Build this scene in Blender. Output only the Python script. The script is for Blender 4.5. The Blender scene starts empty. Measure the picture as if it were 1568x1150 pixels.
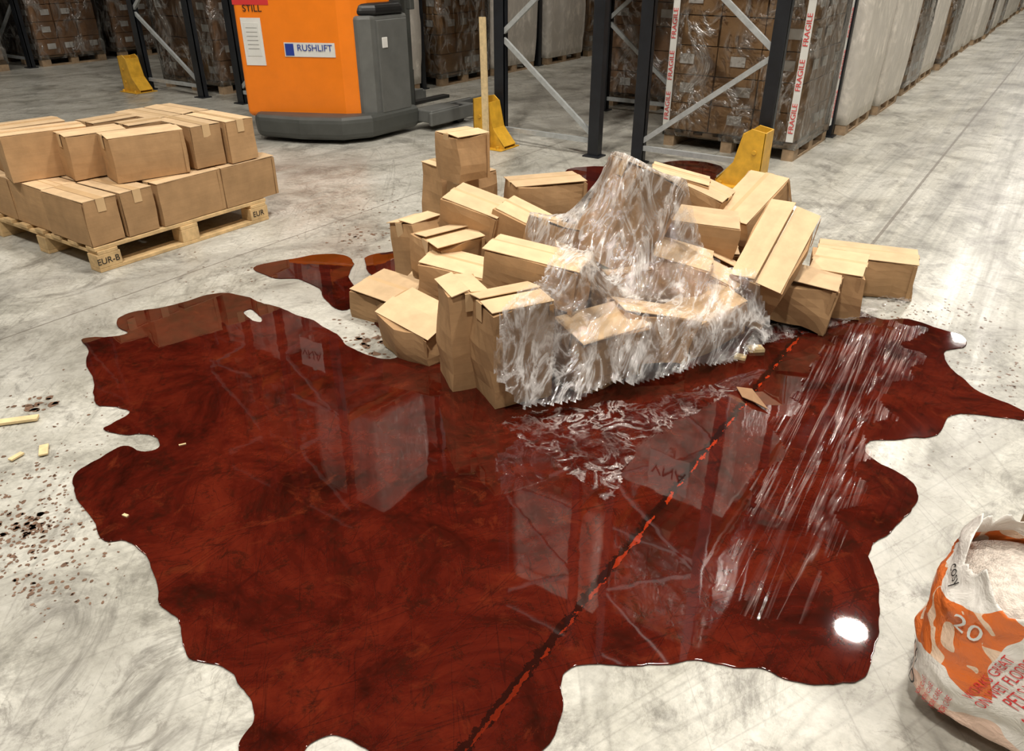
import bpy, bmesh, math, random
from mathutils import Vector, Matrix, Euler, noise
from mathutils.bvhtree import BVHTree
random.seed(7)
sc=bpy.context.scene
COL=sc.collection
rad=math.radians
# ---------------------------------------------------------------- image pixels to world, through the estimated camera
CAMH=1.6; PITCH=rad(29); YAW=rad(34.2); F=1178.0
def P(px,py,z=0.0):
    """image pixel back-projected through the estimated camera to height z (metres), world Y = aisle direction"""
    x=px-784; y=py-575
    down=F*math.sin(PITCH)+y*math.cos(PITCH); fwd=F*math.cos(PITCH)-y*math.sin(PITCH)
    t=(CAMH-z)/down
    u=x*t; v=fwd*t
    return UV(u,v,z)
def UV(u,v,z=0.0):
    return Vector((u*math.cos(YAW)-v*math.sin(YAW), u*math.sin(YAW)+v*math.cos(YAW), z))
# ---------------------------------------------------------------- materials
def new_mat(name):
    m=bpy.data.materials.new(name); m.use_nodes=True
    nt=m.node_tree; b=nt.nodes['Principled BSDF']
    return m,nt,b
def N(nt,t,**k):
    n=nt.nodes.new(t)
    for a,v in k.items(): setattr(n,a,v)
    return n
def L(nt,a,b): nt.links.new(a,b)
def pos_node(nt,scale=(1,1,1),obj=False,rot=0):
    if obj: o=N(nt,'ShaderNodeTexCoord').outputs['Object']
    else: o=N(nt,'ShaderNodeNewGeometry').outputs['Position']
    if rot:
        m0=N(nt,'ShaderNodeMapping'); m0.inputs['Rotation'].default_value=(0,0,rot); L(nt,o,m0.inputs['Vector']); o=m0.outputs['Vector']
    mp=N(nt,'ShaderNodeMapping'); mp.inputs['Scale'].default_value=scale
    L(nt,o,mp.inputs['Vector']); return mp.outputs['Vector']
def noise_n(nt,vec,scale,detail=4,rough=.5,dist=0):
    n=N(nt,'ShaderNodeTexNoise'); n.inputs['Scale'].default_value=scale
    n.inputs['Detail'].default_value=detail; n.inputs['Roughness'].default_value=rough
    n.inputs['Distortion'].default_value=dist
    L(nt,vec,n.inputs['Vector']); return n.outputs['Fac']
def ramp(nt,fac,stops):
    r=N(nt,'ShaderNodeValToRGB'); e=r.color_ramp.elements
    while len(e)<len(stops): e.new(.5)
    for i,(p,c) in enumerate(stops):
        e[i].position=p; e[i].color=(c[0],c[1],c[2],1) if not isinstance(c,(int,float)) else (c,c,c,1)
    L(nt,fac,r.inputs['Fac']); return r.outputs['Color']
def mixc(nt,fac,a,b,mode='MIX'):
    m=N(nt,'ShaderNodeMix',data_type='RGBA',blend_type=mode)
    def setv(i,v):
        if isinstance(v,bpy.types.NodeSocket): L(nt,v,m.inputs[i])
        elif isinstance(v,(int,float)): m.inputs[i].default_value=v
        else: m.inputs[i].default_value=(v[0],v[1],v[2],1)
    setv(0,fac); setv(6,a); setv(7,b)
    return m.outputs[2]
def math_n(nt,op,a,b=None,c=None,clamp=False):
    m=N(nt,'ShaderNodeMath',operation=op); m.use_clamp=clamp
    for i,v in enumerate((a,b,c)):
        if v is None: continue
        if isinstance(v,(int,float)): m.inputs[i].default_value=v
        else: L(nt,v,m.inputs[i])
    return m.outputs[0]
def bump(nt,b,h,strength=.2,dist=.01):
    bp=N(nt,'ShaderNodeBump'); bp.inputs['Strength'].default_value=strength; bp.inputs['Distance'].default_value=dist
    L(nt,h,bp.inputs['Height']); L(nt,bp.outputs['Normal'],b.inputs['Normal']); return bp
def simple(name,col,rough=.5,metal=0,var=.12,scale=8,bmp=0.0,spec=.5):
    m,nt,b=new_mat(name)
    v=pos_node(nt,obj=True); n=noise_n(nt,v,scale,3,.6)
    c=ramp(nt,n,[(.3,[x*(1-var) for x in col]),(.7,[min(1,x*(1+var)) for x in col])])
    L(nt,c,b.inputs['Base Color']); b.inputs['Roughness'].default_value=rough; b.inputs['Metallic'].default_value=metal
    b.inputs['Specular IOR Level'].default_value=spec
    if bmp: bump(nt,b,noise_n(nt,v,scale*4,3),bmp)
    return m
def sepxyz(nt,v):
    s=N(nt,'ShaderNodeSeparateXYZ'); L(nt,v,s.inputs[0]); return s.outputs
def N1(nt,val,a,bb):
    r=N(nt,'ShaderNodeMapRange'); r.inputs[1].default_value=a; r.inputs[2].default_value=bb
    L(nt,val,r.inputs[0]); return r.outputs[0]
def mat_floor():
    m,nt,b=new_mat('concrete_floor')
    v=pos_node(nt); s=sepxyz(nt,v)
    big=noise_n(nt,v,1.5,8,.74,.5)
    c=ramp(nt,big,[(.34,(.26,.25,.21)),(.46,(.47,.455,.395)),(.62,(.63,.615,.55))])
    fine=noise_n(nt,v,38,4,.7)
    c=mixc(nt,.5,c,ramp(nt,fine,[(.3,.5),(.6,1.0)]),'MULTIPLY')
    sm=noise_n(nt,pos_node(nt,(1,.8,1)),2.6,8,.80,1.4)
    c=mixc(nt,ramp(nt,sm,[(.51,0.0),(.65,.75)]),c,(.14,.13,.11))
    sm2=noise_n(nt,v,8,7,.84,.8)
    c=mixc(nt,ramp(nt,sm2,[(.55,0.0),(.67,.7)]),c,(.17,.155,.13))
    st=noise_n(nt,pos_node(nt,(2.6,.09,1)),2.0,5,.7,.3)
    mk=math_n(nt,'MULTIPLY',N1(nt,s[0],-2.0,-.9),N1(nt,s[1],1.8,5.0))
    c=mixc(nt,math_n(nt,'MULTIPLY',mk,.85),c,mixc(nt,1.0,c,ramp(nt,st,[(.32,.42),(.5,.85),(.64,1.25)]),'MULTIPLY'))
    for rot,sc_,k in ((.9,(.4,5,1),.3),(2.0,(.3,6,1),.25)):
        sc1=noise_n(nt,pos_node(nt,sc_,rot=rot+.01),.9,2,.5,.9)
        c=mixc(nt,ramp(nt,math_n(nt,'ABSOLUTE',math_n(nt,'SUBTRACT',sc1,.5)),[(.0,k),(.010,0.0)]),c,(.14,.13,.11))
    tm=noise_n(nt,pos_node(nt,(.8,.25,1),rot=.3),1.1,2,.5,.6)
    tb_=ramp(nt,math_n(nt,'ABSOLUTE',math_n(nt,'SUBTRACT',tm,.47)),[(.0,.45),(.025,.38),(.04,0.0)])
    c=mixc(nt,math_n(nt,'MULTIPLY',tb_,fine),c,(.12,.11,.10))
    jn=noise_n(nt,v,22,3,.7)
    for ax,p,w in ((0,-.72,.010),(0,-3.8,.005),(1,12.0,.006),(0,2.6,.006),(1,-3.,.006)):
        d=math_n(nt,'ABSOLUTE',math_n(nt,'SUBTRACT',s[ax],p))
        d=math_n(nt,'ADD',d,math_n(nt,'MULTIPLY',math_n(nt,'SUBTRACT',jn,.5),w*1.2))
        k=math_n(nt,'LESS_THAN',d,w)
        c=mixc(nt,math_n(nt,'MULTIPLY',k,.7),c,(.12,.10,.08))
    L(nt,c,b.inputs['Base Color'])
    L(nt,ramp(nt,st,[(.35,.46),(.65,.25)]),b.inputs['Roughness'])
    b.inputs['Specular IOR Level'].default_value=.45
    bump(nt,b,fine,.12,.004)
    return m
def mat_liquid():
    m,nt,b=new_mat('red_liquid')
    v=pos_node(nt); s=sepxyz(nt,v)
    n=noise_n(nt,v,2.2,8,.75,.9)
    c=ramp(nt,n,[(.36,(.022,.003,.0015)),(.48,(.058,.0055,.0026)),(.62,(.098,.011,.0045))])
    n2=noise_n(nt,v,12,6,.8,.7)
    c=mixc(nt,ramp(nt,n2,[(.52,0.0),(.65,.75)]),c,(.020,.005,.0025))
    n3=noise_n(nt,v,5,6,.75,1.4)
    c=mixc(nt,ramp(nt,n3,[(.56,0.0),(.70,.55)]),c,(.14,.024,.008))
    for rot,sc_ in ((.01,(9,.5,1)),(.8,(.5,8,1)),(2.2,(.4,9,1))):
        sc1=noise_n(nt,pos_node(nt,sc_,rot=rot),1.6,2,.6,1.0)
        c=mixc(nt,ramp(nt,math_n(nt,'ABSOLUTE',math_n(nt,'SUBTRACT',sc1,.5)),[(.0,.5),(.006,0.0)]),c,(.015,.003,.002))
    jn=noise_n(nt,v,34,4,.75)
    d=math_n(nt,'ABSOLUTE',math_n(nt,'SUBTRACT',s[0],-.72))
    d2=math_n(nt,'ADD',d,math_n(nt,'MULTIPLY',math_n(nt,'SUBTRACT',jn,.5),.06))
    c=mixc(nt,math_n(nt,'MULTIPLY',math_n(nt,'LESS_THAN',d2,.013),.85),c,(.012,.003,.002))
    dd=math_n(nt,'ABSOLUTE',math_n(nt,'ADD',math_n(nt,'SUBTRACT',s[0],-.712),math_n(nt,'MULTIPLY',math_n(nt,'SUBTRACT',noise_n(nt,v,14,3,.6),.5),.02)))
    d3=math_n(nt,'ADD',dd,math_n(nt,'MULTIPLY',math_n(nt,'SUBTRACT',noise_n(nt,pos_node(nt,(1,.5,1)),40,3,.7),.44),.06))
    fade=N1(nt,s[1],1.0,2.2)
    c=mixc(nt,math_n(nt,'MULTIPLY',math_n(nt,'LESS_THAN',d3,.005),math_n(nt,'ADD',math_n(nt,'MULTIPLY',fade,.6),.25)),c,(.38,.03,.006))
    L(nt,c,b.inputs['Base Color'])
    b.inputs['Roughness'].default_value=.022; b.inputs['IOR'].default_value=1.55
    bump(nt,b,noise_n(nt,v,3.5,3,.5),.06,.01)
    return m
def mat_card(name,col,obj=True):
    m,nt,b=new_mat(name)
    v=pos_node(nt,obj=True)
    oi=N(nt,'ShaderNodeObjectInfo').outputs['Random']
    n=noise_n(nt,v,9,4,.6)
    c=ramp(nt,n,[(.3,[x*.86 for x in col]),(.7,[x*1.1 for x in col])])
    c=mixc(nt,1.0,c,ramp(nt,oi,[(0,.82),(1,1.08)]),'MULTIPLY')
    f=noise_n(nt,pos_node(nt,(4,4,120),obj=True),1.0,1,.5)
    c=mixc(nt,.3,c,ramp(nt,f,[(.35,.82),(.65,1.0)]),'MULTIPLY')
    L(nt,c,b.inputs['Base Color']); b.inputs['Roughness'].default_value=.72
    b.inputs['Specular IOR Level'].default_value=.25
    bump(nt,b,noise_n(nt,v,14,4,.6),.35,.006)
    return m
def mat_film(name,base=.03,ridge=.5,haze=.25,scale=(1,1,1),nscale=9,rough=.12,tint=(.85,.85,.84),bst=.9,obj=False,lo=.55,hi=.72,rot=0,rw=9.0,opq=0,dist=1.2,blo=.15,ior=1.4,transl=0.0):
    """clear plastic film: transparent + sharp glossy, with whitened creases; diffuse haze also paints in highlights"""
    m,nt,b=new_mat(name); out=nt.nodes['Material Output']
    v=pos_node(nt,scale,obj=obj,rot=rot)
    n=noise_n(nt,v,nscale,4,.6,dist)
    n2=noise_n(nt,v,nscale*1.9,4,.65,.8)
    rid=math_n(nt,'SUBTRACT',1.0,math_n(nt,'MULTIPLY',math_n(nt,'ABSOLUTE',math_n(nt,'SUBTRACT',n,.5)),rw),clamp=True)
    rid=math_n(nt,'POWER',rid,2.0)
    big=ramp(nt,noise_n(nt,pos_node(nt,(1,1,1),obj=obj),3.6,3,.5),[(.40,blo),(.60,1.0)])
    rid=math_n(nt,'MULTIPLY',rid,big)
    bp=N(nt,'ShaderNodeBump'); bp.inputs['Strength'].default_value=bst; bp.inputs['Distance'].default_value=.02
    L(nt,math_n(nt,'ADD',rid,n2),bp.inputs['Height'])
    tr=N(nt,'ShaderNodeBsdfTransparent'); tr.inputs[0].default_value=(.98,.98,.98,1)
    gl=N(nt,'ShaderNodeBsdfGlossy'); gl.inputs['Roughness'].default_value=rough
    df=N(nt,'ShaderNodeBsdfDiffuse'); df.inputs['Color'].default_value=(*tint,1)
    dout=df.outputs[0]
    if transl:
        tl=N(nt,'ShaderNodeBsdfTranslucent'); tl.inputs['Color'].default_value=(*tint,1)
        mt=N(nt,'ShaderNodeMixShader'); mt.inputs[0].default_value=transl; L(nt,df.outputs[0],mt.inputs[1]); L(nt,tl.outputs[0],mt.inputs[2]); dout=mt.outputs[0]
    L(nt,bp.outputs['Normal'],gl.inputs['Normal'])
    fr=N(nt,'ShaderNodeFresnel'); fr.inputs['IOR'].default_value=ior
    if not transl: L(nt,bp.outputs['Normal'],fr.inputs['Normal'])
    gfac=math_n(nt,'ADD',math_n(nt,'ADD',fr.outputs[0],base),math_n(nt,'MULTIPLY',rid,ridge),clamp=True)
    m1=N(nt,'ShaderNodeMixShader'); L(nt,gfac,m1.inputs[0]); L(nt,tr.outputs[0],m1.inputs[1]); L(nt,gl.outputs[0],m1.inputs[2])
    hz=math_n(nt,'MULTIPLY',ramp(nt,n2,[(lo,0.0),(hi,haze)]),big)
    hz=math_n(nt,'ADD',hz,math_n(nt,'MULTIPLY',rid,haze*.8),clamp=True)
    if opq: hz=math_n(nt,'ADD',hz,opq,clamp=True)
    ms=N(nt,'ShaderNodeMixShader'); L(nt,hz,ms.inputs[0]); L(nt,m1.outputs[0],ms.inputs[1]); L(nt,dout,ms.inputs[2])
    L(nt,ms.outputs[0],out.inputs['Surface'])
    return m
M={}
M['floor']=mat_floor(); M['liquid']=mat_liquid()
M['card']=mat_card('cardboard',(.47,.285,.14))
M['card_flap_lit']=mat_card('cardboard_flap_lit',(.72,.51,.30))  # top flaps paler than the sides: overhead light put into their colour
M['card_dk']=mat_card('cardboard_dark',(.30,.17,.09))
M['card_gr']=mat_card('cardboard_greybrown',(.33,.23,.15))
M['tape']=simple('packing_tape',(.64,.44,.24),.22,0,.08)
M['label']=simple('paper_label',(.75,.74,.70),.6,0,.05)
M['wood']=simple('pallet_wood',(.60,.41,.20),.75,0,.25,14,.2)
M['wood_dk']=simple('pallet_wood_aged',(.36,.25,.15),.8,0,.25,14,.2)
M['rack']=simple('rack_blue_black_paint',(.012,.014,.018),.4,0,.3)
M['steel']=simple('galvanised_steel',(.40,.42,.42),.4,.1,.15,20)
M['beam']=simple('rack_beam_orange',(.55,.16,.03),.45)
M['yellow']=simple('guard_yellow_paint',(.66,.36,.03),.4,0,.2,10)
M['orange']=simple('truck_orange_paint',(.90,.22,.010),.32,0,.05,5)
M['grey']=simple('truck_grey_paint',(.13,.133,.125),.4,0,.12,6)
M['dgrey']=simple('truck_dark_grey',(.065,.068,.062),.45,0,.15,6)
M['black']=simple('black_rubber',(.012,.012,.012),.45,0,.2)
M['white']=simple('white_vinyl',(.72,.72,.68),.4,0,.04)
M['blue']=simple('blue_vinyl',(.02,.05,.30),.4,0,.05)
M['red']=simple('red_ink',(.65,.04,.04),.4,0,.05)
M['spl']=simple('dried_splatter',(.17,.10,.065),.4,0,.35,30)
M['chip']=simple('wood_chip',(.72,.55,.30),.7,0,.15,30)
dang=math.atan2(-.88,-.47)+YAW
M['film']=mat_film('stretch_film',.04,.30,.80,(.5,1.4,.5),8,.08,rw=9,rot=-dang,lo=.50,hi=.74,bst=.4,dist=1.3,tint=(.96,.95,.93),blo=.28,ior=1.35,transl=.4,opq=.05)
M['film_flat']=mat_film('stretch_film_loose',-.04,.35,.40,(1,1,1),8,.10,lo=.58,hi=.74,rw=14,bst=.4,tint=(.9,.75,.7),ior=1.2)
M['film_edge']=mat_film('stretch_film_edge',-.02,.30,.7,(1,1,1),7,.10,lo=.52,hi=.74,rw=9,bst=.4,tint=(.92,.88,.85),ior=1.25,transl=.4,blo=.4)
M['film_load']=mat_film('stretch_film_load',.0,.25,.22,(1,1,.6),4,.2,(.80,.78,.73),.7,obj=True)
M['film_white']=mat_film('stretch_film_layered',.10,.25,.3,(1,1,.5),4,.25,(.88,.82,.73),.8,obj=True,opq=.6)
M['wall']=simple('wall_cladding',(.20,.20,.19),.6)
M['ceil']=simple('ceiling_sheet',(.16,.16,.155),.6)
M['lamp_body']=simple('lamp_housing',(.2,.2,.2),.4,.5)
# ---------------------------------------------------------------- geometry helpers
def bm_box(bm,c,d,R=None,mi=0):
    T=Matrix.Translation(Vector(c))
    if R is not None: T=T@(R.to_4x4() if len(R)==3 else R)
    T=T@Matrix.Diagonal((d[0],d[1],d[2],1))
    r=bmesh.ops.create_cube(bm,size=1,matrix=T)
    fs=set()
    for v in r['verts']:
        for f in v.link_faces: fs.add(f)
    for f in fs: f.material_index=mi
    return r['verts']
def bm_beam(bm,a,b,w,h,mi=0):
    a=Vector(a); b=Vector(b); d=b-a
    q=d.to_track_quat('X','Z').to_matrix()
    bm_box(bm,(a+b)/2,(d.length,w,h),q,mi)
def bm_prism(bm,pts,z0,z1,mi=0,top=1.0,T=None):
    c=Vector((sum(p[0] for p in pts)/len(pts),sum(p[1] for p in pts)/len(pts)))
    lo=[]; hi=[]
    for p in pts:
        a=Vector((p[0],p[1],z0)); q=c+(Vector((p[0],p[1]))-c)*top; bb=Vector((q.x,q.y,z1))
        if T: a=T@a; bb=T@bb
        lo.append(bm.verts.new(a)); hi.append(bm.verts.new(bb))
    fs=[bm.faces.new(lo[::-1]),bm.faces.new(hi)]
    n=len(pts)
    for i in range(n): fs.append(bm.faces.new((lo[i],lo[(i+1)%n],hi[(i+1)%n],hi[i])))
    for f in fs: f.material_index=mi
    bmesh.ops.recalc_face_normals(bm,faces=fs)
def mk(name,bm,mats,parent=None,mat=None,bevel=0,smooth=False,seg=2):
    me=bpy.data.meshes.new(name); bm.to_mesh(me); bm.free()
    o=bpy.data.objects.new(name,me); COL.objects.link(o)
    for k in mats: me.materials.append(M[k])
    if mat is not None: o.matrix_world=mat
    if bevel:
        md=o.modifiers.new('bevel','BEVEL'); md.width=bevel; md.segments=seg; md.limit_method='ANGLE'; md.angle_limit=rad(40)
    if smooth:
        for p in me.polygons: p.use_smooth=True
    if parent: o.parent=parent
    return o
def empty(name,loc=(0,0,0)):
    o=bpy.data.objects.new(name,None); COL.objects.link(o); o.location=loc; o.empty_display_size=.1; return o
def par(o,e):
    o.parent=e; o.matrix_parent_inverse=Matrix.Translation(e.location).inverted()
def text_obj(name,txt,size,T,matkey,parent=None,align='CENTER',extr=.0005,sx=1.0):
    cu=bpy.data.curves.new(name,'FONT'); cu.body=txt; cu.size=size; cu.align_x=align; cu.align_y='CENTER'; cu.extrude=extr
    cu.materials.append(M[matkey])
    o=bpy.data.objects.new(name,cu); COL.objects.link(o)
    o.matrix_world=T@Matrix.Diagonal((sx,1,1,1))
    if parent: par(o,parent)
    return o
def face_T(p,xdir,up=(0,0,1)):
    x=Vector(xdir).normalized(); z=Vector(up); n=x.cross(z).normalized(); z=n.cross(x)
    R=Matrix((x,z,n)).transposed().to_4x4()
    return Matrix.Translation(Vector(p))@R
# ---------------------------------------------------------------- room
def plane_obj(name,x0,x1,y0,y1,z,key):
    bm=bmesh.new(); vs=[bm.verts.new(p) for p in ((x0,y0,z),(x1,y0,z),(x1,y1,z),(x0,y1,z))]
    bm.faces.new(vs); return mk(name,bm,[key])
X0,X1,Y0,Y1,ZC=-24,14,-16,58,10.5
plane_obj('floor',X0,X1,Y0,Y1,0,'floor')
bm=bmesh.new(); bm_box(bm,((X0+X1)/2,(Y0+Y1)/2,ZC+.05),(X1-X0,Y1-Y0,.1))
for i in range(12): bm_box(bm,((X0+X1)/2,Y0+3+i*6,ZC-.2),(X1-X0,.2,.4))
mk('ceiling',bm,['ceil'])
for nm,c,d in (('wall_back',((X0+X1)/2,Y1+.1,ZC/2),(X1-X0,.2,ZC)),('wall_front',((X0+X1)/2,Y0-.1,ZC/2),(X1-X0,.2,ZC)),
               ('wall_left',(X0-.1,(Y0+Y1)/2,ZC/2),(.2,Y1-Y0,ZC)),('wall_right',(X1+.1,(Y0+Y1)/2,ZC/2),(.2,Y1-Y0,ZC))):
    bm=bmesh.new(); bm_box(bm,c,d); mk(nm,bm,['wall'])
# ---------------------------------------------------------------- lamps
def lamp(x,y,z=8.0,power=150,r=.24):
    e=empty('high_bay_lamp',(x,y,z))
    bm=bmesh.new()
    bmesh.ops.create_cone(bm,cap_ends=True,segments=32,radius1=r*1.1,radius2=r*.55,depth=.2,matrix=Matrix.Translation((0,0,.14)))
    bm_box(bm,(0,0,(ZC-z)/2+.2),(.015,.015,ZC-z-.4))
    h=mk('housing',bm,['lamp_body'],e)
    ld=bpy.data.lights.new('high_bay_light','AREA'); ld.shape='DISK'; ld.size=r*2; ld.energy=power; ld.color=(1,.94,.855)
    lo=bpy.data.objects.new('light_disc',ld); COL.objects.link(lo); lo.parent=e; lo.location=(0,0,0.02)
LP=[(-.47,10.37,270),(-.47,16.4,320),(-.47,23.4,340),(-.47,31,400),(-.47,4.4,380),(-.6,-1.6,500),
    (-5.6,-1,190),(-3.0,3.4,190),(-5.6,11.5,140),(-5.6,22,120),(-11.5,10,80),(-11.5,1,80),(5,2,270),(5,-5,150),(5,12,260)]  # the lamp right above the pile is added to brighten the carton tops
for x,y,p in LP: lamp(x,y,8.0,p)
# ---------------------------------------------------------------- pallets
def bm_pallet(bm,cx,cy,z,lx,ly,mi=0,h=.144):
    bw=.1
    for i in range(3):
        x=cx-lx/2+bw/2+i*(lx-bw)/2
        bm_box(bm,(x,cy,z+.011),(bw,ly,.022),None,mi)
        for j in range(3):
            y=cy-ly/2+.07+j*(ly-.14)/2
            bm_box(bm,(x,y,z+.022+.039),(bw,.14 if j!=1 else .12,.078),None,mi)
    for j in range(3):
        y=cy-ly/2+.07+j*(ly-.14)/2
        bm_box(bm,(cx,y,z+.111),(lx,.12,.022),None,mi)
    n=7
    for i in range(n):
        x=cx-lx/2+.05+i*(lx-.1)/(n-1)
        bm_box(bm,(x,cy,z+.133),(.098+random.uniform(-.008,.004),ly,.022),None,mi)
# ---------------------------------------------------------------- carton
def carton(name,dims,mat4,parent,lift=None,tape=True,seed=0,crush=.006,mats=('card','card_flap_lit','tape')):
    a,b,c=dims; rnd=random.Random(seed)
    bm=bmesh.new()
    bmesh.ops.create_cube(bm,size=1)
    bmesh.ops.subdivide_edges(bm,edges=bm.edges[:],cuts=4,use_grid_fill=True)
    off=Vector((seed*3.1,seed*1.7,seed*.9))
    for v in bm.verts:
        p=Vector((v.co.x*a,v.co.y*b,v.co.z*c))
        top=v.co.z>.499; bot=v.co.z<-.499
        n=noise.noise_vector(p*5+off)*crush*1.6
        for k in range(3):
            if abs(abs(v.co[k])-.5)<1e-4:
                o=[j for j in range(3) if j!=k]
                w=(1-(2*v.co[o[0]])**2)*(1-(2*v.co[o[1]])**2)
                p[k]+=math.copysign(1,v.co[k])*w*min(crush,.012)*.8
        q=p+n
        if top: q.z=min(q.z,c/2)
        if bot: q.z=max(q.z,-c/2)
        v.co=q
    for f in bm.faces: f.material_index=0
    Lx,Wy,swap=(a,b,False) if a>=b else (b,a,True)
    S=Matrix.Rotation(rad(90),4,'Z') if swap else Matrix.Identity(4)
    for sgn in (1,-1):
        l=lift[0 if sgn>0 else 1] if lift else rnd.choice((.5,1,2,4))
        T=S@Matrix.Translation((0,sgn*Wy/2,c/2+.003))@Matrix.Rotation(rad(-l)*sgn,4,'X')@Matrix.Translation((0,-sgn*Wy/4,0))
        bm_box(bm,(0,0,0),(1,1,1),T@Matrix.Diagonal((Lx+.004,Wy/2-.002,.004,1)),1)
    if tape:
        bm_box(bm,(0,0,0),(1,1,1),S@Matrix.Translation((0,0,c/2+.0075))@Matrix.Diagonal((Lx+.012,.05,.001,1)),2)
        for s in (1,-1):
            bm_box(bm,(0,0,0),(1,1,1),S@Matrix.Translation((s*(Lx/2+.0065),0,c/2-.03))@Matrix.Diagonal((.001,.05,.075,1)),2)
    bm_box(bm,(0,0,0),(1,1,1),S@Matrix.Translation((Lx/2-.012,-Wy/2-.004,0))@Matrix.Diagonal((.018,.002,c*.96,1)),0)
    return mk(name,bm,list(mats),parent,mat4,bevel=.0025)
# ---- carton pallet at the left
e=empty('wooden_pallet',(-4.81,2.67,0))
bmt=bmesh.new(); bm_pallet(bmt,0,0,0,1.2,1.2)
o=mk('deck_and_blocks',bmt,['wood'],e,bevel=.003)
text_obj('stamp','EUR-B',.05,face_T((-4.208,2.13,.06),(0,1,0)),'black',e)
text_obj('stamp','EUR',.05,face_T((-4.208,3.19,.06),(0,1,0)),'black',e)
stk=empty('cardboard_box_stack',(-4.81,2.67,.156))
def yb(i,cx,cy,z,yaw,dims,lift=None):
    return carton(f'carton_{i}',dims,Matrix.Translation((cx,cy,z+dims[2]/2))@Matrix.Rotation(rad(yaw),4,'Z'),None,lift,seed=i)
xs=-4.2; lst=[]
A=(.42,.2,.25)
def addb(*a,**k):
    o=yb(len(lst)+1,*a,**k); par(o,stk); lst.append(o)
z0=.148
addb(xs-.23,2.17,z0,0,A); addb(xs-.23,2.385,z0,1,A)
addb(xs-.12,2.74,z0,91,(.44,.2,.25)); addb(xs-.12,3.19-.01,z0,90,(.42,.2,.25))
addb(xs-.66,2.19,z0,-2,A); addb(xs-.66,2.40,z0,0,A)
addb(xs-1.02,2.2,z0,-1,(.3,.2,.25)); addb(xs-1.02,2.42,z0,0,(.3,.2,.25))
addb(xs-.34,2.74,z0,90,(.44,.2,.25)); addb(xs-.34,3.18,z0,90,A)
addb(xs-.56,2.74,z0,90,(.44,.2,.25)); addb(xs-.56,3.18,z0,90,A)
addb(xs-.8,2.74,z0,90,(.44,.2,.25)); addb(xs-.8,3.18,z0,90,A)
z1=.410
addb(-4.94,2.30,z1,76,(.46,.2,.26),lift=(4,1)); addb(-4.70,2.47,z1,78,(.34,.2,.25))
addb(-4.43,2.62,z1,74,(.42,.22,.25),lift=(1,6)); addb(-4.47,2.965,z1,-4,(.40,.2,.25)); addb(-4.44,3.18,z1,-2,(.42,.2,.25),lift=(3,1))
addb(-4.90,2.98,z1,0,(.42,.2,.25)); addb(-4.90,3.19,z1,0,(.42,.2,.25)); addb(-4.70,2.80,z1,84,(.24,.18,.25)) ; addb(-4.97,2.74,z1,90,(.30,.2,.25)); addb(-5.24,2.36,z1,82,(.4,.22,.25))
# ---------------------------------------------------------------- collapsed pile
pile=empty('collapsed_cardboard_box_pile',UV(.5,3.6,0))
PB=[# px,py,zc,yaw,ry,rx,dims
(709,238,.555,40,0,0,(.22,.22,.26)),
(722,312,.212,40,0,0,(.22,.22,.42)),
(680,300,.21,40,0,0,(.18,.22,.42)),
(834,300,.30,18,0,0,(.44,.24,.20)),
(845,330,.09,10,0,0,(.44,.24,.18)),
(728,340,.38,-22,14,4,(.30,.24,.24)),
(800,358,.34,-22,20,0,(.28,.24,.22)),
(770,385,.12,-22,0,0,(.44,.3,.23)),
(643,388,.20,50,0,-10,(.20,.20,.36)),
(688,392,.27,-50,6,0,(.20,.28,.22)),
(708,430,.22,-18,8,0,(.36,.24,.18)),
(690,445,.08,-18,0,0,(.4,.3,.15)),
(608,462,.09,-38,0,8,(.38,.24,.15)),
(645,503,.10,-38,8,10,(.32,.24,.17)),
(709,510,.212,24,0,0,(.16,.20,.42)),
(782,530,.212,27,0,0,(.26,.22,.42)),
(820,420,.40,-22,6,0,(.42,.20,.19)),
(830,470,.15,-15,0,0,(.38,.25,.28)),
(960,335,.50,25,26,0,(.28,.26,.46)),
(965,440,.16,20,0,0,(.42,.34,.30)),
(865,378,.34,40,20,0,(.34,.24,.20)),
(1062,366,.36,-12,4,3,(.38,.24,.24)),
(1062,405,.12,-8,0,0,(.42,.26,.22)),
(1035,290,.42,-14,12,0,(.32,.20,.18)),
(1020,330,.18,0,0,0,(.42,.26,.3)),
(1080,311,.37,-34,16,5,(.22,.20,.18)),
(1150,326,.33,42,-26,0,(.40,.24,.22)),
(1145,365,.12,10,0,0,(.42,.24,.22)),
(1182,396,.32,52,-34,14,(.46,.24,.22)),
(1322,413,.11,-22,0,3,(.48,.22,.20)),
(1279,434,.14,-28,0,8,(.24,.24,.24)),
(1228,456,.13,-25,6,0,(.28,.24,.23)),
(1036,420,.27,-15,12,6,(.26,.22,.22)),
(1092,435,.2,-30,18,10,(.24,.20,.20)),
(1140,455,.12,-20,22,6,(.26,.20,.16)),
(915,530,.14,32,0,9,(.34,.22,.24)),
(990,510,.14,8,12,-8,(.32,.22,.22)),
(1075,490,.12,30,-12,8,(.32,.22,.18)),
]
pts_v=[];pts_f=[]
LIFT={0:(1,4),14:(14,6),15:(9,4),8:(4,10),9:(12,3),28:(16,5),31:(5,12),13:(3,9),21:(2,7),33:(20,10),34:(25,12),29:(1,4),16:(1,5)}
for i,(px,py,z,yaw,ry,rx,d) in enumerate(PB):
    T=Matrix.Translation(P(px,py,z))@Matrix.Rotation(YAW+rad(yaw),4,'Z')@Matrix.Rotation(rad(ry),4,'Y')@Matrix.Rotation(rad(rx),4,'X')
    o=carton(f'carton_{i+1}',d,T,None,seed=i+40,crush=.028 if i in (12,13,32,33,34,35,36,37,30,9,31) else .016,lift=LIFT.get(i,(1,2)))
    par(o,pile)
    base=len(pts_v)
    for v in o.data.vertices: pts_v.append(T@v.co)
    for p in o.data.polygons: pts_f.append([base+k for k in p.vertices])
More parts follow.
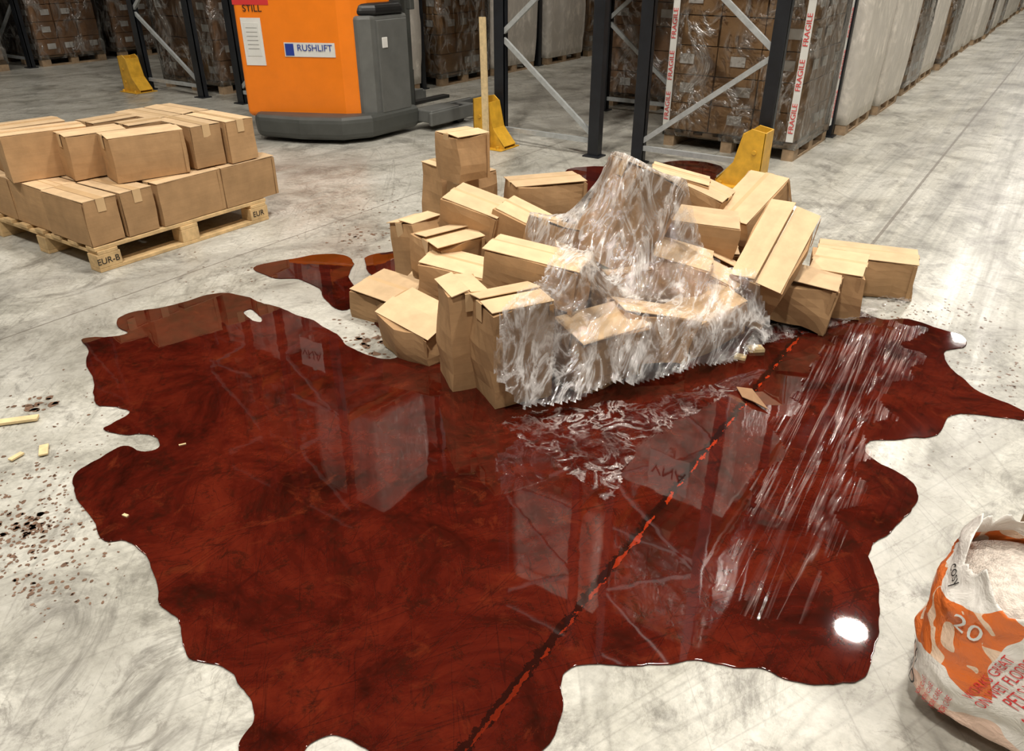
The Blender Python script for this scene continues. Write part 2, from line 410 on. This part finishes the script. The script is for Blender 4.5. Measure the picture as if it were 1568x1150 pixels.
bvh=BVHTree.FromPolygons(pts_v,pts_f)
# ---------------------------------------------------------------- draped film
def inside(p,poly):
    x,y=p; c=False; n=len(poly)
    for i in range(n):
        x1,y1=poly[i]; x2,y2=poly[(i+1)%n]
        if (y1>y)!=(y2>y) and x<(x2-x1)*(y-y1)/(y2-y1)+x1: c=not c
    return c
poly=[(-.08,2.54),(.05,2.49),(.3,2.60),(.6,2.73),(1.0,2.95),(1.17,3.10),(1.10,3.24),(.92,3.30),(.80,3.5),(.78,3.8),(.6,3.95),(.38,3.92),(.12,3.68),(.04,3.45),(.18,3.2),(.18,3.0),(.10,2.85),(.0,2.7)]
cell=.011; u0,u1,v0,v1=-.3,1.40,2.3,4.05
nu=int((u1-u0)/cell); nv=int((v1-v0)/cell)
# taut folds running from the peak of the stack to the floor
FOLDS=[((.44,3.52,.74),(-.02,2.56,.03)),((.52,3.50,.72),(.55,2.75,.03)),((.62,3.55,.68),(1.10,3.04,.04))]
def fold_h(u,v):
    best=0
    for (ax,ay,az),(bx,by,bz) in FOLDS:
        dx,dy=bx-ax,by-ay; L2=dx*dx+dy*dy
        s=max(0,min(1,((u-ax)*dx+(v-ay)*dy)/L2))
        dist=math.hypot(u-ax-dx*s,v-ay-dy*s)
        h=az+(bz-az)*s-.06*math.sin(math.pi*s)-dist*1.6
        best=max(best,h)
    return best
H=[[0.0]*nv for _ in range(nu)]
for i in range(nu):
    for j in range(nv):
        p=UV(u0+i*cell,v0+j*cell,2.0)
        h=bvh.ray_cast(p,Vector((0,0,-1)))
        H[i][j]=max(h[0].z+.012 if h[0] else .012, fold_h(u0+i*cell,v0+j*cell))
H0=[r[:] for r in H]
for it in range(140):
    G=[r[:] for r in H]
    for i in range(1,nu-1):
        Gi=G[i];Gm=G[i-1];Gp=G[i+1]
        for j in range(1,nv-1):
            a=(Gm[j]+Gp[j]+Gi[j-1]+Gi[j+1])*.25
            h0=H0[i][j]
            H[i][j]=a if a>h0 else h0
bm=bmesh.new(); grid={}
du,dv=-.47,-.88
for i in range(nu):
    for j in range(nv):
        u=u0+i*cell; v=v0+j*cell
        q=(u+.02*noise.noise(Vector((u*6,v*6,1))),v+.02*noise.noise(Vector((u*6,v*6,7))))
        if inside(q,poly):
            s=u*du+v*dv; t=-u*dv+v*du
            w=abs(noise.noise(Vector((s*1.3,t*7,3))))*.032+abs(noise.noise(Vector((s*3,t*17,8))))*.012
            w+=noise.noise(Vector((u*14,v*14,2)))*.005
            co=UV(u,v,max(H[i][j]+w-.003,.008))
            grid[i,j]=bm.verts.new(co)
for (i,j),v in grid.items():
    k=[(i+1,j),(i+1,j+1),(i,j+1)]
    if all(x in grid for x in k): bm.faces.new([v]+[grid[x] for x in k])
o=mk('stretch_wrap_film',bm,['film'],smooth=True)
def flat_film(name,pts,cell,dirw,amp,matk,zb=.006,fx=5,fy=40,rag=.05):
    w=[P(*p).xy for p in pts]; poly=[(p.x,p.y) for p in w]
    xa=min(p[0] for p in poly); xb=max(p[0] for p in poly); ya=min(p[1] for p in poly); yb_=max(p[1] for p in poly)
    d=Vector(dirw).normalized(); n=Vector((-d.y,d.x))
    bm=bmesh.new(); g={}
    for i in range(int((xb-xa)/cell)+1):
        for j in range(int((yb_-ya)/cell)+1):
            x=xa+i*cell; y=ya+j*cell
            q=(x+rag*noise.noise(Vector((x*7,y*7,1))),y+rag*noise.noise(Vector((x*7,y*7,5))))
            if inside(q,poly):
                s=x*d.x+y*d.y; t=x*n.x+y*n.y
                h=max(0,noise.noise(Vector((s*fx,t*fy,0))))*amp+max(0,noise.noise(Vector((s*fx*3,t*fy*1.7,4))))*amp*.5
                g[i,j]=bm.verts.new((x,y,zb+h))
    for (i,j),v in g.items():
        k=[(i+1,j),(i+1,j+1),(i,j+1)]
        if all(q in g for q in k): bm.faces.new([v]+[g[q] for q in k])
    return mk(name,bm,[matk],smooth=True)
flat_film('loose_stretch_film',[(770,650),(810,630),(900,622),(1000,610),(1100,590),(1135,600),(1090,625),(1040,645),(985,680),(955,720),(945,765),(915,770),(900,745),(860,715),(800,680)],.008,(.3,1),.014,'film_flat',fx=6,fy=16)
flat_film('loose_stretch_film',[(1140,535),(1250,512),(1340,490),(1395,466),(1400,436),(1360,455),(1290,470),(1200,492),(1150,505)],.009,(P(1390,450)-P(1160,510)).xy,.05,'film_edge',fx=3,fy=14,rag=.02)
sd=(P(1190,940)-P(1370,500)).xy; sang=math.atan2(sd.y,sd.x)
M['film_str']=mat_film('stretch_film_pulled',-.05,.40,.20,(.35,9,1),1.5,.12,lo=.54,hi=.70,bst=.2,rot=-sang,rw=20,tint=(.85,.55,.50),ior=1.25)  # pinkish diffuse haze puts streak highlights into the film colour
flat_film('pulled_stretch_film',[(1290,505),(1345,492),(1410,500),(1400,560),(1375,610),(1350,670),(1320,760),(1280,860),(1230,955),(1190,945),(1150,950),(1100,930),(1120,840),(1160,730),(1200,630),(1240,560)],.010,sd,.005,'film_str',fx=.8,fy=30,rag=.12)
# ---------------------------------------------------------------- liquid
def catmull(pts,n=5):
    out=[]; k=len(pts)
    for i in range(k):
        p0,p1,p2,p3=[pts[(i+d)%k] for d in (-1,0,1,2)]
        for s in range(n):
            t=s/n
            out.append(.5*((2*p1)+(-p0+p2)*t+(2*p0-5*p1+4*p2-p3)*t*t+(-p0+3*p1-3*p2+p3)*t**3))
    return out
def puddle(name,loops,h=.0026):
    cu=bpy.data.curves.new(name,'CURVE'); cu.dimensions='2D'; cu.fill_mode='BOTH'; cu.extrude=.0004; cu.bevel_depth=h-.0004; cu.bevel_resolution=3
    for lp in loops:
        pts=catmull([P(a,b).xy for a,b in lp])
        q=[]
        for p in pts:
            nn=noise.noise_vector(Vector((p.x*9,p.y*9,0)))*.014+noise.noise_vector(Vector((p.x*30,p.y*30,3)))*.005
            q.append(Vector((p.x+nn.x,p.y+nn.y)))
        s=cu.splines.new('POLY'); s.points.add(len(q)-1); s.use_cyclic_u=True
        for i,p in enumerate(q): s.points[i].co=(p.x,p.y,0,1)
    o=bpy.data.objects.new(name+'_c',cu); COL.objects.link(o); o.location.z=h+.0004
    dg=bpy.context.evaluated_depsgraph_get(); me=bpy.data.meshes.new_from_object(o.evaluated_get(dg))
    me.materials.clear(); me.materials.append(M['liquid'])
    n=bpy.data.objects.new(name,me); COL.objects.link(n); n.location.z=h+.0004
    bpy.data.objects.remove(o)
    return n
main=[(125,520),(160,517),(195,512),(183,500),(180,490),(205,480),(240,473),(280,464),(318,453),(350,450),(380,457),(405,466),(440,478),(475,490),(505,508),(525,522),(540,537),(565,546),(600,551),(615,540),(595,515),(575,490),(620,440),(750,420),(900,410),(1100,420),(1250,450),(1340,487),(1390,490),(1440,505),(1475,518),(1478,530),(1445,540),(1450,560),(1472,580),(1500,602),(1568,630),(1575,643),(1530,640),(1480,634),(1450,640),(1430,665),(1380,673),(1332,676),(1322,690),(1345,710),(1385,730),(1400,760),(1395,785),(1365,810),(1340,833),(1328,855),(1340,890),(1346,930),(1342,980),(1330,1020),(1315,1045),(1270,1048),(1225,1045),(1195,1040),(1165,1026),(1110,1022),(1040,1014),(980,1019),(920,1017),(875,1024),(858,1045),(858,1080),(850,1120),(825,1152),(760,1200),(640,1210),(585,1170),(560,1146),(530,1130),(500,1128),(478,1138),(462,1158),(440,1190),(390,1190),(368,1152),(370,1130),(386,1105),(385,1080),(365,1045),(340,1022),(302,1010),(280,990),(270,950),(250,925),(240,880),(215,842),(190,830),(155,825),(140,790),(117,758),(108,740),(125,720),(165,697),(190,684),(222,692),(243,686),(240,672),(220,665),(190,667),(158,660),(172,650),(200,632),(180,625),(150,618),(145,590),(135,560),(133,535)]
hole=[(372,480),(385,474),(402,486),(400,495),(385,490)]
puddle('red_liquid_spill',[main,hole])
puddle('red_liquid_spill',[[(388,410),(430,401),(480,392),(520,390),(541,402),(533,425),(547,445),(553,462),(525,476),(500,462),(485,440),(455,428),(415,425)]])
puddle('red_liquid_spill',[[(560,396),(590,388),(640,382),(650,410),(600,425),(570,422)]])
puddle('red_liquid_spill',[[(866,262),(900,256),(960,257),(1010,265),(1020,285),(960,300),(900,300),(880,285)]])
puddle('red_liquid_spill',[[(1012,252),(1040,247),(1080,249),(1106,258),(1098,268),(1090,280),(1050,285),(1022,272)]])
puddle('red_liquid_spill',[[(742,312),(775,308),(800,316),(790,328),(750,325)]])
bm=bmesh.new(); rnd=random.Random(3)
def speck(p,r):
    n=8; a=rnd.uniform(0,6); el=rnd.uniform(.5,1)
    vs=[]
    for k in range(n):
        t=k/n*2*math.pi; rr=r*rnd.uniform(.7,1.25)
        q=Vector((math.cos(t)*rr,math.sin(t)*rr*el)); 
        vs.append(bm.verts.new((p.x+q.x*math.cos(a)-q.y*math.sin(a),p.y+q.x*math.sin(a)+q.y*math.cos(a),.0012)))
    bm.faces.new(vs)
for cx,cy,sx,sy,n,r in ((50,780,45,60,170,.008),(60,840,34,45,100,.009),(40,805,30,14,50,.013),(30,830,45,40,30,.013),(100,700,40,60,60,.005),(60,618,18,8,20,.022),(1500,560,50,50,110,.006),(1420,480,60,12,90,.008),(560,510,30,25,70,.010),(560,520,20,8,16,.024),
                        (540,350,90,35,110,.008),(350,430,60,25,60,.008),(170,600,30,60,40,.005),(100,880,50,50,60,.006),(1540,590,30,20,50,.008),(1400,640,50,40,30,.005),(560,360,30,10,40,.014),(620,330,40,20,40,.010)):
    for i in range(n):
        speck(P(rnd.gauss(cx,sx),rnd.gauss(cy,sy)),r*rnd.uniform(.25,1.1))
mk('liquid_splatter',bm,['spl'])
bm=bmesh.new()
def chip(px,py,l,w,h,yaw,z=.006):
    bm_box(bm,P(px,py,0)+Vector((0,0,z+h/2)),(l,w,h),Matrix.Rotation(rad(yaw),3,'Z'))
for a in ((280,683,.025,.006,.003,60),(193,792,.02,.010,.004,10),(68,692,.07,.03,.006,150),(26,702,.05,.02,.006,100),(20,648,.18,.035,.01,50),(1156,538,.07,.05,.015,40),(1133,550,.05,.04,.012,10)): chip(*a)
mk('wood_splinters',bm,['chip'])
bm=bmesh.new(); vs=[bm.verts.new(P(a,b)+Vector((0,0,z))) for a,b,z in ((1127,597,.012),(1150,606,.03),(1176,632,.012),(1152,622,.02),(1136,612,.01))]; bm.faces.new(vs)
o=mk('torn_cardboard_scrap',bm,['card_dk']); md=o.modifiers.new('t','SOLIDIFY'); md.thickness=.004
# ---------------------------------------------------------------- racking
def rack_row(xa,xb,ys,top=6.2,knot='R',beams=(2.0,4.1)):
    for k,y in enumerate(ys):
        bm=bmesh.new()
        for x in (xa,xb):
            bm_box(bm,(x,y,top/2),(.10,.025,top)); bm_box(bm,(x-.045,y+.03,top/2),(.01,.07,top)); bm_box(bm,(x+.045,y+.03,top/2),(.01,.07,top))
            bm_box(bm,(x,y+.02,.006),(.16,.14,.012),None,0)
        z=.16; side=0 if knot=='R' else 1
        bm_box(bm,((xa+xb)/2,y+.02,.13),(xb-xa,.03,.04),None,1)
        X=(xa,xb)
        hi=[.93,1.75,2.55,3.35,4.15,4.95,5.75]
        for h in hi:
            bm_beam(bm,(X[side],y+.02,z),(X[1-side],y+.02,h),.03,.04,1); z=h; side=1-side
        for h in (1.9,4.0,6.0): bm_box(bm,((xa+xb)/2,y+.02,h),(xb-xa,.03,.04),None,1)
        mk('rack_upright_frame',bm,['rack','steel'])
    for x in (xa,xb):
        for h in beams:
            bm=bmesh.new()
            for i in range(len(ys)-1):
                L_=ys[i+1]-ys[i]
                bm_box(bm,(x,(ys[i]+ys[i+1])/2,h),(.05,L_-.06,.12),None,0)
                for s in (ys[i]+.09,ys[i+1]-.05): bm_box(bm,(x,s,h),(.07,.03,.2),None,0)
            mk('rack_beam',bm,['beam'])
YS1=[6.08,8.1,10.9,13.7,16.5,19.3,22.1,24.9,27.7,30.5,33.3,36.1]
YS2=YS1[:7]
rack_row(-2.85,-1.80,YS1,knot='R'); rack_row(-4.27,-3.27,YS2,knot='L')
rack_row(-8.0,-6.95,YS2,knot='R'); rack_row(-9.86,-8.75,YS2,knot='L')
rack_row(-14.3,-13.25,[3.5,6.3,9.1,11.9,14.7],knot='R')
def guard(x,y,flip=1):
    bm=bmesh.new()
    prof=[(-.25,0),(.09,0),(.09,.42),(-.02,.44),(-.07,.40),(-.12,.18),(-.25,.04)]
    for yy,th in ((-.10,.012),(.075,.012)):
        T=Matrix.Translation((0,yy,0))@Matrix(((1,0,0,0),(0,0,1,0),(0,1,0,0),(0,0,0,1)))
        bm_prism(bm,[(a,b) for a,b in prof],0,th,0,1,T)
    bm_box(bm,(.085,-.01,.21),(.012,.18,.42)); bm_beam(bm,(-.075,-.01,.40),(-.125,-.01,.18),.18,.012); bm_beam(bm,(-.125,-.01,.18),(-.25,-.01,.03),.18,.012)
    bm_box(bm,(-.08,-.01,.005),(.36,.3,.01))
    for bx in (-.2,.05):
        bmesh.ops.create_cone(bm,cap_ends=True,segments=12,radius1=.015,radius2=.015,depth=.03,matrix=Matrix.Translation((bx,-.13,.02)))
    for z in (.12,.27): bmesh.ops.create_cone(bm,cap_ends=True,segments=12,radius1=.018,radius2=.018,depth=.012,matrix=Matrix.Translation((.02,-.102,z))@Matrix.Rotation(rad(90),4,'X'))
    o=mk('rack_post_guard',bm,['yellow'],bevel=.003)
    o.matrix_world=Matrix.Translation((x,y-.05,0))@Matrix.Diagonal((flip,1,1,1))
guard(-1.80,5.98,1); guard(-4.30,5.98,-1); guard(-9.9,5.98,-1)
bm=bmesh.new(); bm_beam(bm,(-4.20,5.765,.0),(-4.22,5.765,1.10),.02,.06); mk('wooden_batten',bm,['chip'])
def sign(x,z):
    e=empty('aisle_sign',(x,6.0,z))
    bm=bmesh.new(); bm_box(bm,(0,0,0),(.42,.01,.42)); bm_box(bm,(0,.03,0),(.05,.05,.5)); mk('panel',bm,['white'],e)
    text_obj('lettering','VNA',.18,face_T((x,6.0-.008,z),(1,0,0)),'black',e)
sign(-7.28,3.1); sign(-2.2,2.95)
# ---------------------------------------------------------------- loads
def load_mesh(kind,h,seed,lx=1.2,ly=1.05):
    rnd=random.Random(seed); bm=bmesh.new()
    bm_pallet(bm,0,0,0,lx,ly,0)
    z=.146
    if kind in('brown','dark','grey'):
        nx,ny=3,3; ch=.24; nz=int((h-z)/ch)
        w=(lx-.04)/nx; d=(ly-.04)/ny
        for k in range(nz):
            for i in range(nx):
                for j in range(ny):
                    if 0<i<nx-1 and 0<j<ny-1: continue
                    cx=-lx/2+.02+w*(i+.5)+rnd.uniform(-.006,.006); cy=-ly/2+.02+d*(j+.5)+rnd.uniform(-.006,.006)
                    bm_box(bm,(cx,cy,z+ch*(k+.5)),(w-.012,d-.012,ch-.008),None,1)
                    if rnd.random()<.6:
                        if j==0: bm_box(bm,(cx+rnd.uniform(-.08,.08),-ly/2+.014,z+ch*(k+.55)),(.13,.006,.08),None,2)
                        if i==nx-1: bm_box(bm,(lx/2-.012,cy+rnd.uniform(-.08,.08),z+ch*(k+.55)),(.006,.13,.08),None,2)
        zt=z+nz*ch
    else:
        zt=h
        nl=int((h-z)/.16)
        for k in range(nl):
            for i in range(2):
                for j in range(2):
                    bm_box(bm,(-lx/4+i*lx/2,-ly/4+j*ly/2,z+.16*(k+.5)),(lx/2-.02,ly/2-.02,.15),None,1)
    b2=bmesh.new(); bmesh.ops.create_cube(b2,size=1)
    bmesh.ops.subdivide_edges(b2,edges=b2.edges[:],cuts=14,use_grid_fill=True)
    bul=.02 if kind in('brown','dark','grey') else .05
    zc=(z+zt)/2-.02
    for v in b2.verts:
        x,y,zz=v.co
        nn=noise.noise(Vector((x*6+seed,y*6,zz*9)))*.012+noise.noise(Vector((x*2+seed,y*2,zz*3)))*bul*.5
        w=bul*(1-(2*zz)**2)
        v.co=Vector((x*(lx+.02+w+nn),y*(ly+.02+w+nn),zc+zz*(zt-z+.06)))
    for f in b2.faces: f.material_index=3; f.smooth=True
    tmp=bpy.data.meshes.new('tmp'); b2.to_mesh(tmp); b2.free(); bm.from_mesh(tmp); bpy.data.meshes.remove(tmp)
    me=bpy.data.meshes.new('load_'+kind); bm.to_mesh(me); bm.free()
    cm={'brown':'card','dark':'card_dk','grey':'card_gr','white':'white','bags':'label'}[kind]
    fm='film_white' if kind in('white','bags') else 'film_load'
    for k in ('wood_dk',cm,'label',fm): me.materials.append(M[k])
    return me
LM={'b1':load_mesh('brown',1.75,1),'b2':load_mesh('brown',1.6,2),'d1':load_mesh('dark',1.7,3),'g1':load_mesh('grey',1.65,4),
    'w1':load_mesh('white',1.75,5),'w2':load_mesh('bags',1.6,6)}
def place(k,x,y,z=0,rot=0):
    o=bpy.data.objects.new('wrapped_pallet_load',LM[k]); COL.objects.link(o); o.location=(x,y,z); o.rotation_euler.z=rad(rot)
rk=random.Random(11)
xr=-2.36
place('b1',xr,7.4)
ys=[8.75,10.05,11.55,12.85,14.35,15.65]+[17.15+i*1.4 for i in range(14)]
for i,y in enumerate(ys): place(['w1','w2','b2','w1','b1','w2'][i%6] if i>1 else 'w1',-2.27+rk.uniform(-.02,.05),y,0,rk.uniform(-2,2))
for i,y in enumerate([8.95,10.1,11.6,12.9,14.4,15.7,17.2,18.5]): place(['d1','b2','g1'][i%3],-3.8,y)
for i,y in enumerate([7.45,8.95,10.15,11.6,12.9,14.4,15.7,17.2,18.5]): place(['w2','b1','w1','w2','b2','w1'][i%6],-7.45,y)
for i,y in enumerate([6.9,8.15,9.5,11.6,12.9,14.4]): place(['d1','b2','g1'][i%3],-9.3,y)
for i,y in enumerate([4.2,5.45,7.0,8.3,9.8,11.1,12.6,13.9]): place(['w2','g1','d1','d1','g1','b2'][i%6],-13.8,y)
for lev in (2.07,4.17):
    for x in (xr,-3.8,-7.45,-9.3):
        for i,y in enumerate([7.1,8.95,10.1,11.6,12.9,14.4]):
            if rk.random()<.75: place(rk.choice(['w1','w2','b1','b2','w1']),x,y,lev)
e=empty('fragile_tape',(-2.3,6.8,.6))
def strip(x,y,dirx,nrm):
    bm=bmesh.new(); bm_box(bm,(0,0,0),(.06,.002,1.5))
    o=mk('strip',bm,['white']); o.matrix_world=Matrix.Translation((x,y,.92))@Matrix.Rotation(math.atan2(dirx[1],dirx[0]),4,'Z'); par(o,e)
    for k in range(4):
        T=face_T((x+nrm[0]*.004,y+nrm[1]*.004,.36+k*.34),dirx)@Matrix.Rotation(rad(90),4,'Z')
        text_obj('print','FRAGILE',.06,T,'red',e,sx=1.1)
strip(-2.93,6.82,(1,0,0),(0,-1)); strip(-1.80,6.82,(1,0,0),(0,-1)); strip(-1.70,7.75,(0,1,0),(1,0))
# ---------------------------------------------------------------- reach truck
tr=empty('reach_truck',(-5.8,5.6,0))
def tb(name,fn,mats,bev=.02,seg=3):
    bm=bmesh.new(); fn(bm); o=mk(name,bm,mats,None,bevel=bev,seg=seg); par(o,tr); return o
tb('chassis',lambda bm:bm_prism(bm,[(-6.22,4.85),(-5.75,4.97),(-5.40,5.16),(-5.26,5.42),(-5.26,6.1),(-6.35,6.1),(-6.36,5.0)],.035,.25,0,1.02),['dgrey'],.06)
A0=Vector((-6.39,4.90)); B0=Vector((-5.50,5.33))
tb('engine_cover',lambda bm:bm_prism(bm,[A0,B0,(-5.41,5.42),(-5.36,5.58),(-5.35,5.9),(-6.41,5.9)],.20,1.30,0,.985),['orange'],.045,4)
tb('side_tower',lambda bm:(bm_prism(bm,[(-5.50,5.42),(-5.36,5.44),(-5.30,5.54),(-5.30,6.05),(-5.9,6.05),(-5.9,5.6)],.20,1.08,0,.99)),['grey'],.03)
tb('side_door',lambda bm:(bm_box(bm,(-5.29,5.80,.64),(.03,.40,.80)),bm_box(bm,(-5.272,5.68,.85),(.01,.07,.09),None,1)),['grey','label'],.01)
tb('armrest',lambda bm:(bm_prism(bm,[(-5.7,5.5),(-5.38,5.46),(-5.28,5.6),(-5.28,6.0),(-5.7,6.1)],1.08,1.18,0,.9)),['black'],.04)
def guardf(bm):
    for x,y in ((-6.35,5.2),(-5.4,5.6),(-6.3,6.1),(-5.35,6.15)): bm_beam(bm,(x,y,1.1),(x,y,2.2),.06,.06)
    for k in range(7): bm_beam(bm,(-6.35,5.3+k*.14,2.2),(-5.3,5.3+k*.14,2.2),.04,.04)
tb('overhead_guard',guardf,['dgrey'],.008)
def mast(bm):
    for x in (-6.1,-5.55): bm_box(bm,(x,6.25,1.15),(.09,.14,2.2))
    for z in (.4,1.2,2.2): bm_box(bm,(-5.82,6.25,z),(.5,.05,.1))
tb('mast',mast,['dgrey'],.005)
def legs(bm):
    for x in (-6.3,-5.22):
        bm_box(bm,(x-.11,6.66,.12),(.04,1.17,.13)); bm_box(bm,(x+.11,6.66,.12),(.04,1.17,.13)); bm_box(bm,(x,6.32,.14),(.24,.45,.12))
        bm_box(bm,(x,7.26,.11),(.26,.07,.11)); bm_box(bm,(x,6.80,.15),(.21,.08,.05))
tb('outrigger_legs',legs,['grey'],.014)
def wheels(bm):
    for x in (-6.3,-5.22):
        for y in (6.65,7.04):
            bmesh.ops.create_cone(bm,cap_ends=True,segments=28,radius1=.09,radius2=.09,depth=.10,matrix=Matrix.Translation((x,y,.09))@Matrix.Rotation(rad(90),4,'Y'))
    bmesh.ops.create_cone(bm,cap_ends=True,segments=28,radius1=.16,radius2=.16,depth=.1,matrix=Matrix.Translation((-5.8,5.5,.16))@Matrix.Rotation(rad(90),4,'Y'))
tb('wheels',wheels,['black'],.004)
def forks(bm):
    for x in (-6.0,-5.6): bm_box(bm,(x,6.9,.09),(.1,1.1,.035)); bm_box(bm,(x,6.36,.3),(.1,.04,.45))
tb('forks',forks,['black'],.004)
d=(B0-A0).normalized(); nrm=Vector((d.y,-d.x))
def on(s,z,off=.006):
    q=A0+d*s+nrm*off
    return Vector((q.x,q.y+.006*z,z))
def stick(name,s,z,w,h,k,off=.006):
    bm=bmesh.new(); bm_box(bm,(0,0,0),(w,.003,h)); o=mk(name,bm,[k]); o.matrix_world=Matrix.Translation(on(s,z,off))@Matrix.Rotation(math.atan2(d.y,d.x),4,'Z'); par(o,tr)
stick('hire_label',.70,.80,.48,.12,'white'); stick('hire_label_mark',.51,.80,.08,.10,'blue',.009)
stick('document_pouch',.17,.86,.19,.40,'label'); stick('document_sheet',.17,.88,.14,.28,'white',.009); stick('warning_band',.19,1.19,.34,.05,'red',.004)
def tt(txt,s,z,size,k,off=.012):
    text_obj('lettering',txt,size,face_T(on(s,z,off),(d.x,d.y,0)),k,tr)
tt('RUSHLIFT',.75,.815,.078,'blue'); tt('STILL',.2,1.135,.08,'black',.008)
for k in range(6): tt('-----------',.17,.98-k*.035,.03,'black',.012)
# ---------------------------------------------------------------- absorbent bag
bc=UV(1.18,1.21,0); BR=Matrix.Rotation(YAW+rad(-38),4,'Z')
bag=empty('absorbent_granule_bag',bc)
bagT=Matrix.Translation(bc)@BR
BH=.465
def S(th,z,off=0.0):
    c,s=math.cos(th),math.sin(th); e=.72
    t=max(0,z/BH)
    prof=(min(1,(t*6)**.5) if t<.166 else 1)*(1-.10*max(0,t-.75)*4)*(1+.06*math.sin(t*3.1))
    rx=.220*prof+off; ry=.17*prof+off
    x=math.copysign(abs(c)**e,c)*rx; y=math.copysign(abs(s)**e,s)*ry
    q=Vector((x,y,z)); n=noise.noise(Vector((x*9,y*9,z*14)))*.018+noise.noise(Vector((x*22,y*22,z*30)))*.008
    return q+Vector((x,y,0)).normalized()*n
bm=bmesh.new(); nt_,nz_=96,48; rows=[]
for k in range(nz_+1):
    row=[]
    for i in range(nt_):
        th=i/nt_*2*math.pi; 
        top=BH-.03+.04*noise.noise(Vector((math.cos(th)*2.2,math.sin(th)*2.2,5)))+.035*noise.noise(Vector((math.cos(th)*7,math.sin(th)*7,9)))
        top+=.06*math.exp(-((th-math.pi*.98)/.25)**2)
        z=top*(k+.15)/(nz_+.15)
        row.append(bm.verts.new(S(th,z)))
    rows.append(row)
for k in range(nz_):
    for i in range(nt_):
        bm.faces.new((rows[k][i],rows[k][(i+1)%nt_],rows[k+1][(i+1)%nt_],rows[k+1][i]))
bm.faces.new(rows[0][::-1])
cv=bm.verts.new((0,0,.40)); ir=[bm.verts.new(S(i/nt_*2*math.pi,.37,-.012)) for i in range(nt_)]
for i in range(nt_):
    f=bm.faces.new((cv,ir[i],ir[(i+1)%nt_])); f.material_index=1
def mat_bag():
    m,nt,b=new_mat('bag_printed_plastic')
    v=pos_node(nt,obj=True); s=sepxyz(nt,v)
    n=noise_n(nt,v,7,2,.4)
    c=(.80,.76,.70)
    zz=math_n(nt,'ADD',s[2],math_n(nt,'MULTIPLY',math_n(nt,'SUBTRACT',n,.5),.20))
    band=math_n(nt,'MULTIPLY',math_n(nt,'GREATER_THAN',zz,.19),math_n(nt,'LESS_THAN',zz,.385))
    xm=math_n(nt,'LESS_THAN',math_n(nt,'ADD',s[0],math_n(nt,'MULTIPLY',n,.12)),.0)
    k=math_n(nt,'MULTIPLY',band,xm)
    c=mixc(nt,k,c,(.74,.17,.035))
    sw=noise_n(nt,v,14,1,.3,1.0)
    c=mixc(nt,math_n(nt,'MULTIPLY',k,math_n(nt,'GREATER_THAN',sw,.60)),c,(.85,.62,.45))
    low=math_n(nt,'MULTIPLY',math_n(nt,'LESS_THAN',zz,.12),.6)
    c=mixc(nt,low,c,(.78,.42,.26))
    L(nt,c,b.inputs['Base Color']); b.inputs['Roughness'].default_value=.30
    bump(nt,b,noise_n(nt,v,16,5,.6,.6),.7,.016)
    return m
M['bag']=mat_bag(); M['gran']=simple('granules',(.62,.55,.48),.9,0,.3,60,.5)
o=mk('sack',bm,['bag','gran'],None,bagT,smooth=True); md=o.modifiers.new('thick','SOLIDIFY'); md.thickness=.0015
par(o,bag)
def bag_text(txt,size,th0,z0,key,rot=0):
    t=text_obj('tmp',txt,size,Matrix.Identity(4),key,extr=0); t.data.resolution_u=3
    dg=bpy.context.evaluated_depsgraph_get(); me=bpy.data.meshes.new_from_object(t.evaluated_get(dg)); bpy.data.objects.remove(t)
    bm=bmesh.new(); bm.from_mesh(me); bmesh.ops.triangulate(bm,faces=bm.faces[:]); bmesh.ops.subdivide_edges(bm,edges=bm.edges[:],cuts=1)
    for v in bm.verts:
        x,y=v.co.x,v.co.y; c,s_=math.cos(rad(rot)),math.sin(rad(rot)); x,y=x*c-y*s_,x*s_+y*c
        v.co=S(th0+x/.19,z0+y,.0035)
    o=mk('print',bm,[],None,bagT); o.data.materials.clear(); o.data.materials.append(M[key]); par(o,bag)
PI=math.pi
bag_text('20',.06,PI*1.33,.335,'white',-5); bag_text('cosy',.04,PI*1.13,.40,'black',-8)
bag_text('PET',.05,PI*1.12,.15,'black',-5); bag_text('BED',.05,PI*1.14,.10,'black',-5)
for k,t in enumerate(['WORKS GREAT','ON WET FLOORS','PET SAFE','ODOUR STOP','CLEANS FAST','DO NOT WET']):
    bag_text(t,.021,PI*(1.435+.032*k),.25,'red',80)
for k in range(4): bag_text('FLOOR CARE',.016,PI*(1.25+.035*k),.10,'red',80)
T=Matrix.Translation(UV(1.74,1.60,.125))@Matrix.Rotation(YAW+rad(20),4,'Z')
c1=carton('cardboard_box',(.5,.4,.24),T,None,lift=(2,2),seed=99,mats=('card_gr','card_gr','tape'))
# ---------------------------------------------------------------- world + camera
w=bpy.data.worlds.new('world'); sc.world=w; w.use_nodes=True
w.node_tree.nodes['Background'].inputs[0].default_value=(.5,.47,.42,1); w.node_tree.nodes['Background'].inputs[1].default_value=.3
cd=bpy.data.cameras.new('camera'); cam=bpy.data.objects.new('camera',cd); COL.objects.link(cam)
cam.location=(0,0,CAMH); cam.rotation_euler=(rad(90)-PITCH,0,YAW); cd.sensor_width=36; cd.lens=36*F/1568; cd.clip_end=200
sc.camera=cam
sc.view_settings.view_transform='Standard'
